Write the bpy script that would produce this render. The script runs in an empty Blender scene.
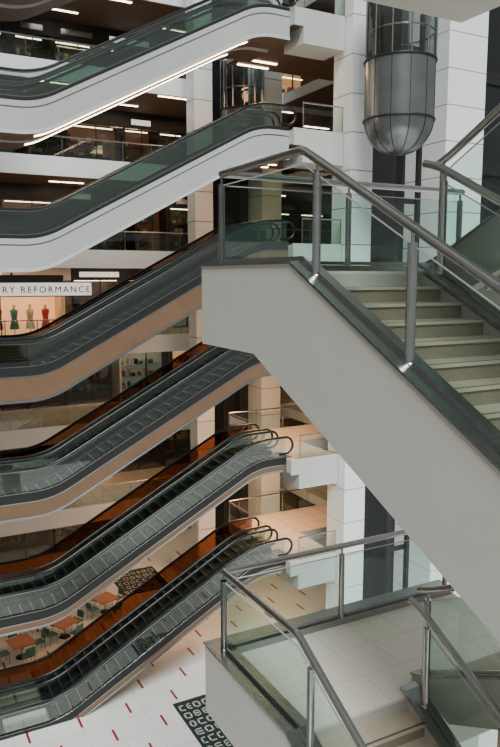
import bpy, math, random
from mathutils import Vector
random.seed(7)
ZC = 16.7            # eye height above the ground floor
H = 4.5
LV = {0:-16.7,1:-12.2,2:-7.7,3:-3.2,4:1.3,5:5.8,6:10.3,7:14.8}
scene = bpy.context.scene

# ---------------------------------------------------------------- materials
def nt(name):
    m = bpy.data.materials.new(name); m.use_nodes = True
    return m, m.node_tree.nodes, m.node_tree.links
def mat(name, col, rough=0.5, metal=0.0, var=0.08, scale=6.0, emit=None, es=0.0, bump=0.0, spec=0.5, stretch=None):
    m, N, L = nt(name); b = N['Principled BSDF']
    b.inputs['Roughness'].default_value = rough; b.inputs['Metallic'].default_value = metal
    b.inputs['Specular IOR Level'].default_value = spec
    tc = N.new('ShaderNodeTexCoord'); mp = N.new('ShaderNodeMapping')
    L.new(tc.outputs['Object'], mp.inputs['Vector'])
    if stretch: mp.inputs['Scale'].default_value = stretch
    no = N.new('ShaderNodeTexNoise'); no.inputs['Scale'].default_value = scale; no.inputs['Detail'].default_value = 4
    L.new(mp.outputs['Vector'], no.inputs['Vector'])
    r = N.new('ShaderNodeValToRGB')
    r.color_ramp.elements[0].position = .3; r.color_ramp.elements[1].position = .7
    r.color_ramp.elements[0].color = (*[c*(1-var) for c in col],1)
    r.color_ramp.elements[1].color = (*[min(1,c*(1+var)) for c in col],1)
    L.new(no.outputs['Fac'], r.inputs['Fac']); L.new(r.outputs['Color'], b.inputs['Base Color'])
    if emit:
        b.inputs['Emission Color'].default_value = (*emit,1); b.inputs['Emission Strength'].default_value = es
    return m
def glass(name, tint, rough=0.02, base=0.06):
    m, N, L = nt(name); N.remove(N['Principled BSDF'])
    out = N['Material Output']
    tr = N.new('ShaderNodeBsdfTransparent'); tr.inputs['Color'].default_value = (*tint,1)
    gl = N.new('ShaderNodeBsdfGlossy'); gl.inputs['Roughness'].default_value = rough
    lw = N.new('ShaderNodeLayerWeight'); lw.inputs['Blend'].default_value = .35
    mu = N.new('ShaderNodeMath'); mu.operation='MULTIPLY_ADD'; mu.inputs[1].default_value=.5; mu.inputs[2].default_value=base
    L.new(lw.outputs['Fresnel'], mu.inputs[0])
    mx = N.new('ShaderNodeMixShader'); L.new(mu.outputs[0], mx.inputs['Fac'])
    L.new(tr.outputs[0], mx.inputs[1]); L.new(gl.outputs[0], mx.inputs[2]); L.new(mx.outputs[0], out.inputs['Surface'])
    return m
def tile(name, col, mortar, bw, bh, rough=.35, speck=.25, msize=.012):
    m, N, L = nt(name); b = N['Principled BSDF']; b.inputs['Roughness'].default_value = rough
    tc = N.new('ShaderNodeTexCoord')
    br = N.new('ShaderNodeTexBrick'); br.offset = 0
    br.inputs['Scale'].default_value = 1; br.inputs['Brick Width'].default_value = bw; br.inputs['Row Height'].default_value = bh
    br.inputs['Mortar Size'].default_value = msize
    br.inputs['Color1'].default_value = (*col,1); br.inputs['Color2'].default_value = (*[c*.96 for c in col],1)
    br.inputs['Mortar'].default_value = (*mortar,1)
    L.new(tc.outputs['Object'], br.inputs['Vector'])
    no = N.new('ShaderNodeTexNoise'); no.inputs['Scale'].default_value = 45; L.new(tc.outputs['Object'], no.inputs['Vector'])
    r = N.new('ShaderNodeValToRGB'); r.color_ramp.elements[0].position=.35; r.color_ramp.elements[1].position=.5
    r.color_ramp.elements[0].color=(1-speck,1-speck,1-speck,1); r.color_ramp.elements[1].color=(1,1,1,1)
    L.new(no.outputs['Fac'], r.inputs['Fac'])
    mx = N.new('ShaderNodeMixRGB'); mx.blend_type='MULTIPLY'; mx.inputs['Fac'].default_value=1
    L.new(br.outputs['Color'], mx.inputs[1]); L.new(r.outputs['Color'], mx.inputs[2]); L.new(mx.outputs[0], b.inputs['Base Color'])
    return m
WHITE = mat('white_paint',(.58,.58,.56),.45,var=.03,scale=1.5)
TRUSSW= mat('truss_white_cladding',(.47,.48,.47),.28,var=.05,scale=.5)
PANEL = mat('white_enamel_panel',(.90,.92,.92),.3,var=.02,scale=.6)
FACE  = mat('stringer_paint',(.52,.49,.445),.55,var=.02,scale=2.0)
STEEL = mat('brushed_steel',(.36,.37,.37),.25,1.0,var=.1,scale=30,stretch=(1,.05,1))
CHROME= mat('rail_steel',(.48,.48,.48),.2,1.0,var=.05,scale=8)
STONE = tile('terrazzo_tile',(.95,.89,.78),(.74,.70,.62),.6,.6,speck=.16,msize=.008)
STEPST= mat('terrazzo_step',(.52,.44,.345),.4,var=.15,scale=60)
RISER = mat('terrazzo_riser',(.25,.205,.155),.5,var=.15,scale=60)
NOSE  = mat('step_nosing',(.12,.11,.10),.6)
GFLOOR= tile('ground_tile',(.90,.91,.88),(.74,.75,.73),1.2,1.2,.3,.05,.02)
UFLOOR= tile('gallery_tile',(.60,.50,.39),(.35,.31,.27),.9,.9,.15,.05,.02)
RED   = mat('red_inlay',(.30,.015,.015),.4)
BLACK = mat('black_rubber',(.010,.010,.012),.25)
DARK  = mat('dark_metal',(.020,.020,.021),.45,.2)
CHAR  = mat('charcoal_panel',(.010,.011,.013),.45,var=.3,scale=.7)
TAN   = mat('bronze_tan_cladding',(.185,.105,.062),.4,.1,var=.12,scale=.8)
BROWN = mat('brown_soffit',(.13,.075,.048),.45,var=.12,scale=1)
GREYS = mat('warm_soffit',(.13,.085,.06),.6)
STEPM = mat('escalator_step_metal',(.040,.038,.036),.5,.4,var=.15,scale=20)
STEPN = mat('escalator_step_edge',(.34,.33,.31),.4,.5)
GL    = glass('clear_glass',(.74,.89,.84),base=.05)
GLE   = glass('escalator_glass',(.78,.85,.82),base=.07)
GLB   = glass('bronze_glass',(.55,.33,.21),base=.06)
GLS   = glass('shop_glass',(.7,.76,.74),base=.05)
WARM  = mat('warm_light',(1,.9,.75),emit=(1,.74,.48),es=13)
COOL  = mat('pale_light',(1,1,1),emit=(1,.9,.78),es=8)
SIGN  = mat('sign_lightbox',(.9,.9,.85),emit=(1,.95,.88),es=.7)
SHOPW = mat('shop_warm_glow_wall',(.7,.40,.22),emit=(1,.48,.2),es=.9)  # wall emission stands in for warm shop lighting; the wall is no lamp
SHOPC = mat('shop_pale_glow_wall',(.45,.42,.36),emit=(1,.95,.8),es=.15)  # faint glow put into the wall material to brighten the pale shops
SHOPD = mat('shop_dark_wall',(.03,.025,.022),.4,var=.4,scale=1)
SHOPR = mat('shop_brown_glow_wall',(.20,.085,.045),.4,var=.3,scale=1,emit=(1,.4,.2),es=.08)  # slight orange emission added to the wall as painted-in shop light
ORANGE= mat('orange_wood',(.50,.17,.07),.35,var=.2,scale=4)
TEAL  = mat('teal_plastic',(.06,.22,.18),.4)
REDC  = mat('red_cloth',(.5,.05,.04),.8)
CREAM = mat('cream_cloth',(.7,.55,.38),.8)
GREENB= mat('dark_green_carpet',(.012,.032,.026),.8)
INK   = mat('dark_ink',(.02,.02,.02),.5)
CABM  = mat('lift_cab_metal',(.20,.21,.22),.3,.75,var=.08,scale=2)

# ---------------------------------------------------------------- mesh builder
class MB:
    def __init__(s): s.v=[]; s.f=[]; s.m=[]; s.sm=[]; s.mats=[]
    def mi(s,m):
        if m not in s.mats: s.mats.append(m)
        return s.mats.index(m)
    def add(s,vs,fs,m,smooth=False):
        o=len(s.v); s.v+=[tuple(v) for v in vs]; k=s.mi(m)
        for f in fs: s.f.append([o+i for i in f]); s.m.append(k); s.sm.append(smooth)
    def box(s,x0,x1,y0,y1,z0,z1,m):
        s.add([(x0,y0,z0),(x1,y0,z0),(x1,y1,z0),(x0,y1,z0),(x0,y0,z1),(x1,y0,z1),(x1,y1,z1),(x0,y1,z1)],
              [(0,3,2,1),(4,5,6,7),(0,1,5,4),(1,2,6,5),(2,3,7,6),(3,0,4,7)],m)
    def prism(s,prof,a0,a1,axis,m):
        n=len(prof); P=(lambda h,z,a:(a,h,z)) if axis=='x' else (lambda h,z,a:(h,a,z))
        vs=[P(h,z,a0) for h,z in prof]+[P(h,z,a1) for h,z in prof]
        fs=[tuple(range(n))[::-1],tuple(range(n,2*n))]+[(i,(i+1)%n,n+(i+1)%n,n+i) for i in range(n)]
        s.add(vs,fs,m)
    def sweep(s,path,a0,a1,d0,d1,axis,m):
        for (h0,z0),(h1,z1) in zip(path[:-1],path[1:]):
            s.prism([(h0,z0+d0),(h1,z1+d0),(h1,z1+d1),(h0,z0+d1)],a0,a1,axis,m)
    def tube(s,pts,r,m,ref=(0,1,0),n=10,cap=True):
        pts=[Vector(p) for p in pts]; ref=Vector(ref); vs=[]
        for i,p in enumerate(pts):
            a=pts[max(0,i-1)]; b=pts[min(len(pts)-1,i+1)]
            t=(b-a).normalized(); u=(ref-t*ref.dot(t)).normalized(); w=t.cross(u)
            k=1.0
            if 0<i<len(pts)-1:
                c=(pts[i]-a).normalized().dot(t); k=1/max(c,.6)
            for j in range(n):
                q=2*math.pi*j/n; vs.append(p+u*(r*math.cos(q))+w*(r*k*math.sin(q)))
        fs=[]
        for i in range(len(pts)-1):
            for j in range(n):
                fs.append((i*n+j,i*n+(j+1)%n,(i+1)*n+(j+1)%n,(i+1)*n+j))
        s.add(vs,fs,m,True)
        if cap:
            e=(len(pts)-1)*n
            s.add(vs[:n],[tuple(range(n))[::-1]],m); s.add(vs[e:],[tuple(range(n))],m)
    def lathe(s,cx,cy,prof,m,n=28,a0=0,a1=2*math.pi):
        full=abs(a1-a0-2*math.pi)<1e-6; k=n if full else n+1; vs=[]
        for r,z in prof:
            for j in range(k):
                q=a0+(a1-a0)*j/n; vs.append((cx+r*math.cos(q),cy+r*math.sin(q),z))
        fs=[]
        for i in range(len(prof)-1):
            for j in range(n):
                fs.append((i*k+j,i*k+(j+1)%k,(i+1)*k+(j+1)%k,(i+1)*k+j))
        s.add(vs,fs,m,True)
    def make(s,name,parent=None):
        xs=[v[0] for v in s.v]; ys=[v[1] for v in s.v]; zs=[v[2] for v in s.v]
        c=((min(xs)+max(xs))/2,(min(ys)+max(ys))/2,min(zs))
        me=bpy.data.meshes.new(name); me.from_pydata([(v[0]-c[0],v[1]-c[1],v[2]-c[2]) for v in s.v],[],s.f)
        for m in s.mats: me.materials.append(m)
        me.polygons.foreach_set('material_index',s.m); me.polygons.foreach_set('use_smooth',s.sm); me.update()
        o=bpy.data.objects.new(name,me); scene.collection.objects.link(o)
        o.location=(c[0],c[1],c[2]+ZC)
        if parent: o.parent=parent
        return o
def fillet(pts,r,n=6):
    out=[pts[0]]
    for i in range(1,len(pts)-1):
        a,b,c=Vector(pts[i-1]),Vector(pts[i]),Vector(pts[i+1])
        p=b+(a-b).normalized()*r; q=b+(c-b).normalized()*r
        for k in range(n+1):
            t=k/n; out.append(tuple((1-t)**2*p+2*t*(1-t)*b+t*t*q))
    out.append(pts[-1]); return out
def interp(path,x):
    for (a,za),(b,zb) in zip(path[:-1],path[1:]):
        if a<=x<=b: return za+(zb-za)*(x-a)/(b-a)
    return path[0][1] if x<path[0][0] else path[-1][1]

# ---------------------------------------------------------------- escalators
XB0,XB1=5.2,13.6
def escalator(y0,y1,z0,clad,trim,depth,lights=False,backglass=None):
    b=MB(); path=fillet([(2.6,z0),(XB0,z0),(XB1,z0+H),(15.0,z0+H)],.7)
    for (ya,yb,g) in ((y0,y0+.2,GLE),(y1-.2,y1,backglass or GLE)):
        ym=(ya+yb)/2
        b.sweep(path,ya,yb,-.02,.10,'y',DARK)
        b.sweep(path,ya+.02,ya+.05,.10,.13,'y',STEEL)
        b.sweep(path,ym-.006,ym+.006,.10,.90,'y',g)
        b.sweep(path,ym-.03,ym+.03,.885,.915,'y',STEEL)
        hp=[(x,z+.95) for x,z in path]; r=.36
        top=[(15.0+r*math.sin(q),z0+H+.95-r+r*math.cos(q)) for q in [math.pi*k/8 for k in range(1,9)]]
        bot=[(2.6-r*math.sin(q),z0+.95-r+r*math.cos(q)) for q in [math.pi*k/8 for k in range(8,0,-1)]]
        P=[(2.9,z0+.23)]+bot+hp+top+[(14.7,z0+H+.23)]
        b.tube([(x,ym,z) for x,z in P],.052,BLACK,n=8)
    sk=min(.22,depth*.5)
    b.sweep(path,y0,y0+.05,-sk,-.02,'y',DARK if clad is TAN else clad)
    b.sweep(path,y0,y0+.05,-depth,-sk,'y',clad)
    b.sweep(path,y1-.05,y1,-depth,-.02,'y',clad)
    b.sweep(path,y0,y1,-depth-.07,-depth,'y',BROWN)
    b.sweep(path,y0-.03,y0,-depth-.09,-depth+(.0 if clad is TAN else .03),'y',trim)
    b.sweep(path,y0-.01,y0+.03,-sk-.03,-sk+.01,'y',STEEL)
    if lights:
        b.sweep(path[4:-5],y0+.5,y0+.72,-depth-.10,-depth-.075,'y',WARM)
    x=2.8
    while x<14.9:
        z=interp(path,x+.2)-.02; zn=interp(path,x-.2)-.02
        b.box(x,x+.4,y0+.2,y1-.2,min(z,zn)-.12,z,STEPM)
        b.box(x,x+.05,y0+.21,y1-.21,z,z+.004,STEPN)
        x+=.4
    b.box(2.2,3.2,y0+.2,y1-.2,z0-.05,z0+.015,STEEL); b.box(14.5,15.4,y0+.2,y1-.2,z0+H-.05,z0+H+.015,STEEL)
    b.make('escalator')
DEP={0:.40,1:.42,2:.75,3:1.05,4:1.05,5:1.0,6:1.0}
for k in range(0,7):
    up=k>=4
    for ya,bg_ in ((24.9,None),(26.65,None if up else GLB)):
        escalator(ya,ya+1.45,LV[k],TRUSSW if up else TAN,WHITE if up else STEEL,DEP[k],lights=(k==5),backglass=bg_)

# ---------------------------------------------------------------- railing
def railing(b,p0,p1,z,h=1.05,step=1.6):
    p0=Vector(p0); p1=Vector(p1); L=(p1-p0).length; n=max(1,round(L/step)); d=(p1-p0).normalized()
    a,c=p0,p1
    b.add([(a.x,a.y,z+.06),(c.x,c.y,z+.06),(c.x,c.y,z+h-.1),(a.x,a.y,z+h-.1)],[(0,1,2,3)],GL)
    b.tube([(a.x,a.y,z+h),(c.x,c.y,z+h)],.035,CHROME,ref=(0,0,1),n=8)
    for i in range(n+1):
        q=p0+d*(L*i/n); b.tube([(q.x,q.y,z),(q.x,q.y,z+h)],.025,CHROME,ref=(1,0,0),n=6)

# ---------------------------------------------------------------- gallery floors
for k in range(1,8):
    z=LV[k]; b=MB()
    t=.55
    for (x0,x1,y0,y1) in ((-12,34,36,46),(15.0,17.35,24.6,30.5),(-12,2.3,23.5,36),(17.35,34,27.5,30.5),(21.2,34,30.5,36)):
        b.box(x0,x1,y0,y1,z-.04,z,UFLOOR); b.box(x0,x1,y0,y1,z-t,z-.04,WHITE)
        b.box(x0+.02,x1-.02,y0+.02,y1-.02,z-t-.03,z-t,BROWN if x0!=-12 or y0!=36 else GREYS)
    b.box(-12,34,35.9,36,z-.85,z+.08,PANEL)
    b.box(15.4,17.35,24.5,24.6,z-1.25,z+.05,WHITE); b.box(15.0,15.4,24.5,24.6,z-.6,z+.05,WHITE)
    b.box(15.4,17.35,24.6,26.0,z-1.25,z-t,WHITE)
    b.make('floor_level_%d'%k)
    r=MB(); railing(r,(2.4,35.95),(21.0,35.95),z); railing(r,(15.45,24.55),(17.35,24.55),z)
    railing(r,(15.0,28.4),(15.0,30.4),z); railing(r,(15.0,30.45),(21.2,30.45),z); railing(r,(2.3,28.5),(2.3,35.9),z)
    r.make('glass_railing')
    zz=z-t-.06
    for y in (29.3,30.1):
        l=MB(); l.box(15.4,17.0,y,y+.14,zz,zz+.03,WARM); l.make('ceiling_light_strip')
    for row,yy in ((0,37.2),(1,40.0)):
        l=MB()
        for i in range(9):
            x=1+i*3.3+row*1.2
            if (i*7+k*3+row)%(2 if k>=4 else 3)==0: l.box(x,x+1.9,yy,yy+.14,zz,zz+.03,WARM if (i+k)%3 else COOL)
        l.make('ceiling_light_strip')

# ---------------------------------------------------------------- shop fronts on the back wall
for k in range(0,7):
    z=LV[k]; zt=z+3.9; x=-6.0; b=MB(); random.seed(20+k)
    while x<32:
        w=random.choice((2.2,2.8,3.4)); kind=random.choice('DDDRRPWDR')
        if k==3 and x<7.5: kind='W'
        if k==2 and 15<x<24: kind='W'
        back={'D':SHOPD,'R':SHOPR,'P':SHOPC,'W':SHOPW}[kind]
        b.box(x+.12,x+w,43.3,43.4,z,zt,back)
        b.box(x,x+.12,41.6,43.4,z,zt,DARK if kind!='P' else WHITE)
        b.box(x+.12,x+w,41.6,41.75,z+3.0,zt,CHAR if kind in 'DR' else WHITE)
        b.box(x+.12,x+w,41.66,41.68,z+.1,z+3.0,GLS)
        b.box(x+.12,x+w,41.62,41.72,z,z+.1,STEEL)
        b.box(x+.12+(w-.12)/2-.03,x+.15+(w-.12)/2,41.62,41.72,z+.1,z+3,DARK)
        b.box(x+.4,x+w-.4,42.4,42.5,z+2.96,z+3.0,WARM)
        if random.random()<.5: b.box(x+.5,x+w-.5,41.55,41.6,z+3.2,z+3.5,SIGN if kind!='D' else STEEL)
        for s in range(3):
            zs=z+.6+s*.75; b.box(x+.4,x+w-.4,42.8,43.3,zs,zs+.04,WHITE if kind in 'PW' else BROWN)
            xx=x+.5
            while xx<x+w-.8:
                g=random.choice((REDC,CREAM,TEAL,ORANGE,WHITE,INK)); ww=random.uniform(.12,.3)
                b.box(xx,xx+ww,42.9,43.2,zs+.04,zs+random.uniform(.2,.5),g); xx+=ww+random.uniform(.05,.35)
        x+=w
    b.make('shop_front')

# clothes shop with a window display, left side, under the lit sign
b=MB(); z=LV[3]
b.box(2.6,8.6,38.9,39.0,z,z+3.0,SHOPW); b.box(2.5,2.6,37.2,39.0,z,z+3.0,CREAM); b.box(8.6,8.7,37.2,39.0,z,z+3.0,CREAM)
b.box(2.6,8.6,37.2,38.9,z,z+.12,CREAM); b.box(2.5,8.7,37.1,37.25,z+2.6,z+3.3,DARK)
for i in range(7):
    x=3.1+i*.8; b.box(x-.02,x+.02,38.0,38.04,z+.12,z+.9,CHROME)
    g=(REDC,CREAM,INK,REDC,TEAL,CREAM,REDC)[i]
    b.lathe(x,38.0,[(.05,z+1.78),(.10,z+1.7),(.05,z+1.56)],CREAM,10)
    b.lathe(x,38.0,[(.05,z+1.56),(.21,z+1.48),(.17,z+1.2),(.14,z+1.05),(.22,z+.7),(.25,z+.5)],g,12)
b.box(5.5,5.55,37.2,37.3,z,z+2.6,DARK); b.box(3.0,8.2,37.6,37.7,z+2.52,z+2.6,WARM)
b.make('clothes_shop_display')
# lit shop sign
b=MB(); b.box(3.0,9.75,35.6,35.85,-.92,-.28,SIGN); b.box(2.95,9.8,35.58,35.87,-.97,-.92,DARK); b.box(2.95,9.8,35.58,35.87,-.28,-.23,DARK)
sg=b.make('shop_sign')
cu=bpy.data.curves.new('sign_text','FONT'); cu.body='LUXURY REFORMANCE'; cu.size=.44; cu.extrude=.01; cu.align_x='CENTER'; cu.space_character=1.3
t=bpy.data.objects.new('lettering',cu); scene.collection.objects.link(t); cu.materials.append(INK)
t.rotation_euler=(math.pi/2,0,0)
t.parent=sg; t.location=(.45,-.16,.21)

# ---------------------------------------------------------------- walls, ground, roof
b=MB(); b.box(-14,40,-12,48,-16.9,-16.7,GFLOOR); b.make('floor')
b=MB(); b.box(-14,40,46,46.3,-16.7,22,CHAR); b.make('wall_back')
b=MB(); b.box(24.3,40,27.2,27.45,-16.7,22,CHAR); b.box(18.4,22.2,26.2,26.5,-16.7,22,CHAR)
for k in range(1,8): b.box(24.3,40,27.1,27.2,LV[k]-.6,LV[k],DARK)
b.make('wall_right')
b=MB(); b.box(-14.3,-14,-12,48,-16.7,22,WHITE); b.make('wall_left')
b=MB()
for i in range(10): b.box(-14,40,-10+i*6,-9.7+i*6,21.4,22,WHITE)
for i in range(7): b.box(-12+i*8,-11.8+i*8,-12,48,21.5,21.9,WHITE)
b.make('skylight_frame')
def column(x0,x1,y0,y1,hgt=1.5):
    b=MB(); b.box(x0+.03,x1-.03,y0+.03,y1-.03,-16.7,22,GREYS); z=-16.65
    while z<21.5:
        b.box(x0,x1,y0,y1,z,z+hgt-.035,PANEL); z+=hgt
    b.make('clad_column')
column(17.4,18.5,24.0,25.3); column(22.1,24.3,23.6,27.1)
column(14.7,15.7,33.6,34.6); column(18.6,19.8,33.6,35.3)
b=MB(); b.box(15.7,18.6,35.2,35.6,-16.7,22,CHAR)
b.make('lift_shaft_wall')
def lift(cx,cy,R,z0,rx):
    b=MB()
    prof=[(.02,z0)]+[(R*math.sin(q),z0+R*.95*(1-math.cos(q))) for q in [math.pi/2*k/10 for k in range(1,11)]]
    zb=z0+R*.95
    b.lathe(cx,cy,prof,CABM,32); b.lathe(cx,cy,[(R,zb),(R,zb+2.1)],CABM,32)
    for zr in (zb,zb+2.1): b.lathe(cx,cy,[(R+.01,zr-.04),(R+.05,zr-.03),(R+.05,zr+.03),(R+.01,zr+.04)],DARK,32)
    b.lathe(cx,cy,[(R-.03,zb+2.1),(R-.03,zb+4.9)],GLE,32)
    for j in range(12):
        q=2*math.pi*j/12+.13; x=cx+(R)*math.cos(q); y=cy+R*math.sin(q)
        b.tube([(x,y,zb+2.1),(x,y,zb+4.9)],.035,CHROME,ref=(1,0,0),n=6)
        b.tube([(x,y,zb),(x,y,zb+2.1)],.012,DARK,ref=(1,0,0),n=6)
        rib=[(cx+(r_+.005)*math.cos(q),cy+(r_+.005)*math.sin(q),z_) for r_,z_ in prof[1:]]
        b.tube(rib,.014,DARK,ref=(-math.sin(q),math.cos(q),0),n=5)
    b.lathe(cx,cy,[(.02,zb+2.15),(R-.06,zb+2.15)],DARK,32)
    b.lathe(cx,cy,[(.02,zb+4.75),(R-.06,zb+4.75)],SIGN,32)
    b.lathe(cx,cy,[(R+.05,zb+4.8),(R+.05,zb+5.2),(R*.8,zb+5.8),(.02,zb+6.2)],CABM,32)
    b.box(cx-R*.6,cx+R*.6,cy+R*.7,cy+R*.8,zb+2.1,zb+4.7,SHOPD)
    for zr in (zb+3.1,): b.lathe(cx,cy,[(R-.1,zr-.03),(R-.06,zr),(R-.1,zr+.03)],CHROME,32)
    b.make('glass_lift')
    g=MB()
    for dx in (-.5,.5): g.box(rx+dx-.08,rx+dx+.08,cy+R+.1,cy+R+.3,-16.7,21.4,DARK)
    for z in range(-15,21,3): g.box(rx-.6,rx+.6,cy+R+.3,cy+R+.4,z,z+.2,DARK)
    g.make('lift_guide_rail')
lift(17.75,21.5,1.3,4.55,19.6)
lift(17.1,33.0,1.1,5.2,17.1)

# ---------------------------------------------------------------- foreground staircase
SL=.516
XL,XI=3.6,5.45
def ledge(pts,y):
    p=sorted(pts); return interp(p,y)
def post(b,x,y,z,h):
    b.tube([(x,y,z-.02),(x,y,z+h-.12)],.042,CHROME,ref=(1,0,0),n=16)
    b.tube([(x,y,z+h-.12),(x,y,z+h-.02)],.016,CHROME,ref=(1,0,0),n=8)
    b.lathe(x,y,[(.055,z),(.055,z+.02),(.04,z+.03)],CHROME,16)
def balustrade(b,X,pts,posts,h=1.09):
    b.tube([(X,y,z+h) for y,z in fillet(pts,.07,4)],.042,CHROME,ref=(1,0,0),n=14)
    for y in posts:
        z=ledge(pts,y); post(b,X,y,z,h)
    ps=sorted(posts,reverse=True); ys=[p[0] for p in pts]
    for a,c in zip(ps[:-1],ps[1:]):
        a2,c2=a-.06,c+.06
        brk=[a2]+[y for y in ys if c2<y<a2]+[c2]
        for m0,m1 in zip(brk[:-1],brk[1:]):
            z0,z1=ledge(pts,m0),ledge(pts,m1)
            b.add([(X,m0,z0+.05),(X,m1,z1+.05),(X,m1,z1+h-.13),(X,m0,z0+h-.13)],[(0,1,2,3)],GL)
            b.sweep([(m0,z0),(m1,z1)],X-.012,X+.012,.03,.075,'x',STEEL)
            b.sweep([(m0,z0),(m1,z1)],X-.007,X+.007,h-.14,h-.13,'x',WHITE)
def xrail(b,Y,x0,x1,z,posts,h=1.09):
    b.tube([(x0,Y,z+h),(x1,Y,z+h)],.042,CHROME,ref=(0,1,0),n=14)
    for x in posts: post(b,x,Y,z,h)
    for a,c in zip(posts[:-1],posts[1:]):
        b.add([(a+.06,Y,z+.05),(c-.06,Y,z+.05),(c-.06,Y,z+h-.13),(a+.06,Y,z+h-.13)],[(0,1,2,3)],GL)
        b.box(a+.06,c-.06,Y-.007,Y+.007,z+h-.14,z+h-.13,WHITE)
        b.box(a+.06,c-.06,Y-.012,Y+.012,z+.03,z+.075,STEEL)
YB=5.93; YT=7.95; XR=7.75; YE=1.05
def storey(b,r,dz,thick=.96):
    zt=.13+dz; fl=.06+dz; zb=zt-thick
    ze=zt-SL*(YB-YE)
    bend=YB+.76*thick/.96
    prof=[(YT,zt),(YB,zt),(YE,ze),(-1.0,ze),(-1.0,ze-.96),(YE+.2,ze-.96),(bend,zb),(YT,zb)]
    b.prism(prof,XL,XL+.16,'x',FACE)
    prof2=[(YB+.05,fl),(YE,ze),(YE,ze-.6),(YB+.05,fl-.7)]
    b.prism(prof2,XI-.18,XI,'x',FACE)
    b.box(XL+.16,XR,YB,YT,zb,fl-.03,FACE); b.box(XL+.16,XR-.02,YB,YT,fl-.03,fl,STONE)
    b.box(XL,XR,YT,YT+.10,zb,zt,FACE)
    cap=[(YT+.12,zt),(YB,zt),(YE,ze)]
    b.sweep(cap,XL-.02,XL+.30,0,.025,'x',STEEL)
    b.sweep(cap,XL+.28,XL+.30,-.12,-.001,'x',STEEL)
    b.box(XL+.301,XR,YT-.22,YT+.12,zt,zt+.025,STEEL); b.box(XL+.301,XR,YT-.22,YT-.2,fl,zt,STEEL)
    b.sweep([(YB+.1,zt),(YB,zt),(YE,ze)],XI-.22,XI+.02,-.02,.02,'x',STEEL)
    b.prism([(YB,zb),(YB,fl-.2),(YE,ze-.3),(YE,ze-.9)],XL+.16,XI-.18,'x',FACE)
    n=16; tr=(YB-YE)/n; rs=SL*(YB-YE)/n
    for i in range(n):
        ya=YB-tr*i; z=fl-rs*(i+1)
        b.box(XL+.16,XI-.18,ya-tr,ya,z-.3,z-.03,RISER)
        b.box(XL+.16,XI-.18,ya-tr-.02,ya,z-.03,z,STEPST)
        b.box(XL+.16,XI-.18,ya-tr,ya-tr+.03,z,z+.002,NOSE)
    b.box(XL+.16,XR,-1.0,YE,ze-.3,ze-.07,FACE); b.box(XL+.16,XR,-1.0,YE,ze-.07,ze-.04,STONE)
    x0,x1=XI+.1,XR
    for i in range(n):
        ya=YB-tr*i; z=fl+rs*(i+1)
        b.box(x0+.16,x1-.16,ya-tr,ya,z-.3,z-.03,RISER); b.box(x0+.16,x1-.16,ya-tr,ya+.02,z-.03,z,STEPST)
    for xa in (x0,x1-.16):
        b.prism([(YB+.25,fl),(YB+.25,zt),(YB,zt+.1),(YE,zt+.1+SL*(YB-YE)),(YE,zt-.5+SL*(YB-YE)),(YB-.4,fl-.2)],xa,xa+.16,'x',FACE)
        b.sweep([(YB+.27,zt),(YB,zt+.1),(YE,zt+.1+SL*(YB-YE))],xa-.02,xa+.18,0,.025,'x',STEEL)
    b.prism([(YB-.5,fl-.2),(YB-.5,fl),(YE,fl-.2+SL*(YB-YE)),(YE,fl-.6+SL*(YB-YE))],x0+.16,x1-.16,'x',FACE)
    Xp=XL+.15
    balustrade(r,Xp,[(YT-.17,zt),(YB+.02,zt),(YE,ze)],[YT-.17,5.70,4.33,2.96,1.6])
    xrail(r,YT-.17,Xp,XR-.1,zt,[Xp,5.62,XR-.15])
    balustrade(r,XI-.09,[(YB+.1,zt),(YB-.12,zt-.06),(YE,ze)],[YB-.2,4.6,3.3,2.0])
    zz=.1; upr=[(YB+.25,zt),(YB,zt+zz),(YE,zt+zz+SL*(YB-YE))]
    balustrade(r,XI+.18,upr,[YB+.1,4.7,3.4,2.1])
b=MB(); r=MB()
storey(b,r,0); storey(b,r,-5.0); storey(b,r,5.0,thick=1.48)
b.box(6.0,7.0,6.4,7.4,-16.7,-5.9,PANEL)     # pier carrying the stair
st=b.make('staircase'); rr=r.make('balustrade'); rr.parent=st; rr.location=rr.location-st.location

# ---------------------------------------------------------------- ground floor: inlay, tables, graphics
b=MB(); z=-16.7
for i in range(-3,14):
    for j in range(0,16):
        x=1+i*1.9+(j%2)*.95; y=17.5+j*1.35
        b.box(x,x+.09,y,y+.7,z,z+.006,RED)
b.make('floor_inlay')
def table(x,y,a):
    p=bpy.data.objects.new('cafe_table',None); scene.collection.objects.link(p); p.location=(x,y,0); p.rotation_euler=(0,0,a)
    b=MB(); Z=-ZC
    b.box(-.5,.5,-.5,.5,Z+.71,Z+.75,ORANGE); b.box(-.48,.48,-.48,.48,Z+.69,Z+.71,DARK)
    b.tube([(0,0,Z+.03),(0,0,Z+.70)],.04,CHROME,ref=(1,0,0)); b.lathe(0,0,[(.26,Z),(.26,Z+.02),(.05,Z+.05)],DARK,20)
    b.make('table_body',p)
def chair(x,y,a):
    p=bpy.data.objects.new('cafe_chair',None); scene.collection.objects.link(p); p.location=(x,y,0); p.rotation_euler=(0,0,a)
    b=MB(); Z=-ZC
    b.box(-.22,.22,-.22,.22,Z+.43,Z+.47,TEAL)
    for sx in (-.19,.19):
        b.tube([(sx,-.19,Z),(sx,-.19,Z+.43)],.016,CHROME,ref=(1,0,0),n=6)
        b.tube([(sx,.2,Z),(sx,.19,Z+.45),(sx,.25,Z+.85)],.016,CHROME,ref=(1,0,0),n=6)
    b.prism([(.2,Z+.55),(.235,Z+.55),(.27,Z+.88),(.235,Z+.88)],-.21,.21,'x',TEAL)
    b.make('chair_body',p)
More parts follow.
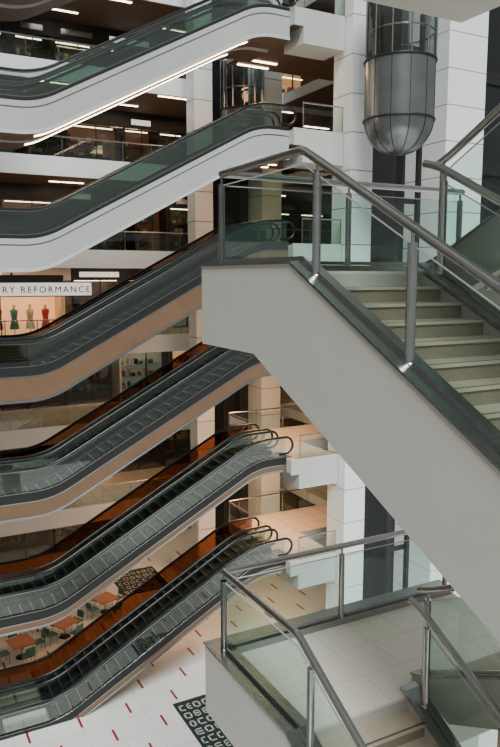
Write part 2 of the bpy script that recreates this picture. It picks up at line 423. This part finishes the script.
for (x,y,a) in ((4.7,30.4,.2),(6.8,31.3,.5),(7.2,33.8,.1),(9.2,32.8,.4),(5.0,33.0,.3),(9.0,35.2,.6)):
    table(x,y,a)
    for q in range(4):
        an=a+q*math.pi/2; chair(x+.8*math.sin(-an),y+.8*math.cos(-an),an)
def carpet(x0,y0,w,d,rows):
    b=MB(); b.box(x0,x0+w,y0,y0+d,-16.7,-16.68,GREENB)
    random.seed(3)
    for r in range(rows):
        yy=y0+.12+r*(d-.2)/rows; xx=x0+.12; hgt=(d-.2)/rows*.68
        while xx<x0+w-.35:
            ww=random.uniform(.16,.34)
            b.box(xx,xx+ww,yy,yy+.06,-16.68,-16.675,WHITE); b.box(xx,xx+ww,yy+hgt-.06,yy+hgt,-16.68,-16.675,WHITE)
            b.box(xx,xx+.06,yy,yy+hgt,-16.68,-16.675,WHITE)
            if random.random()<.6: b.box(xx+ww-.06,xx+ww,yy,yy+hgt,-16.68,-16.675,WHITE)
            if random.random()<.5: b.box(xx,xx+ww,yy+hgt/2-.03,yy+hgt/2+.03,-16.68,-16.675,WHITE)
            xx+=ww+.1
    b.make('lettered_floor_mat')
carpet(10.6,34.0,2.6,3.0,5); carpet(9.3,20.6,2.0,3.4,6)

# ---------------------------------------------------------------- lights
w=bpy.data.worlds.new('world'); scene.world=w; w.use_nodes=True
bg=w.node_tree.nodes['Background']; bg.inputs['Color'].default_value=(.84,.87,.85,1); bg.inputs['Strength'].default_value=.40
sun=bpy.data.lights.new('sun','SUN'); sun.energy=5.2; sun.angle=math.radians(25); sun.color=(.95,1,.98)
so=bpy.data.objects.new('sun',sun); scene.collection.objects.link(so)
so.rotation_euler=Vector((.25,.62,-.75)).to_track_quat('-Z','Y').to_euler(); so.location=(0,0,50)
for k in range(1,7):
    a=bpy.data.lights.new('gallery_lamp','AREA'); a.shape='RECTANGLE'; a.size=14; a.size_y=3; a.energy=120; a.color=(1,.66,.40)
    o=bpy.data.objects.new('gallery_lamp',a); scene.collection.objects.link(o); o.location=(11,39.5,LV[k]-.8+ZC)
    a=bpy.data.lights.new('bridge_lamp','AREA'); a.size=1.8; a.energy=420 if k in (2,3) else 110; a.color=(1,.55,.28)
    o=bpy.data.objects.new('bridge_lamp',a); scene.collection.objects.link(o); o.location=(16.2,29,LV[k]-.8+ZC)

# ---------------------------------------------------------------- camera
cam=bpy.data.cameras.new('camera'); cam.sensor_fit='VERTICAL'; cam.sensor_height=24; cam.lens=24*700/747
co=bpy.data.objects.new('camera',cam); scene.collection.objects.link(co)
co.location=(0,0,ZC); co.rotation_euler=(math.radians(90-7.85),0,math.radians(-28)); cam.clip_end=300
scene.camera=co
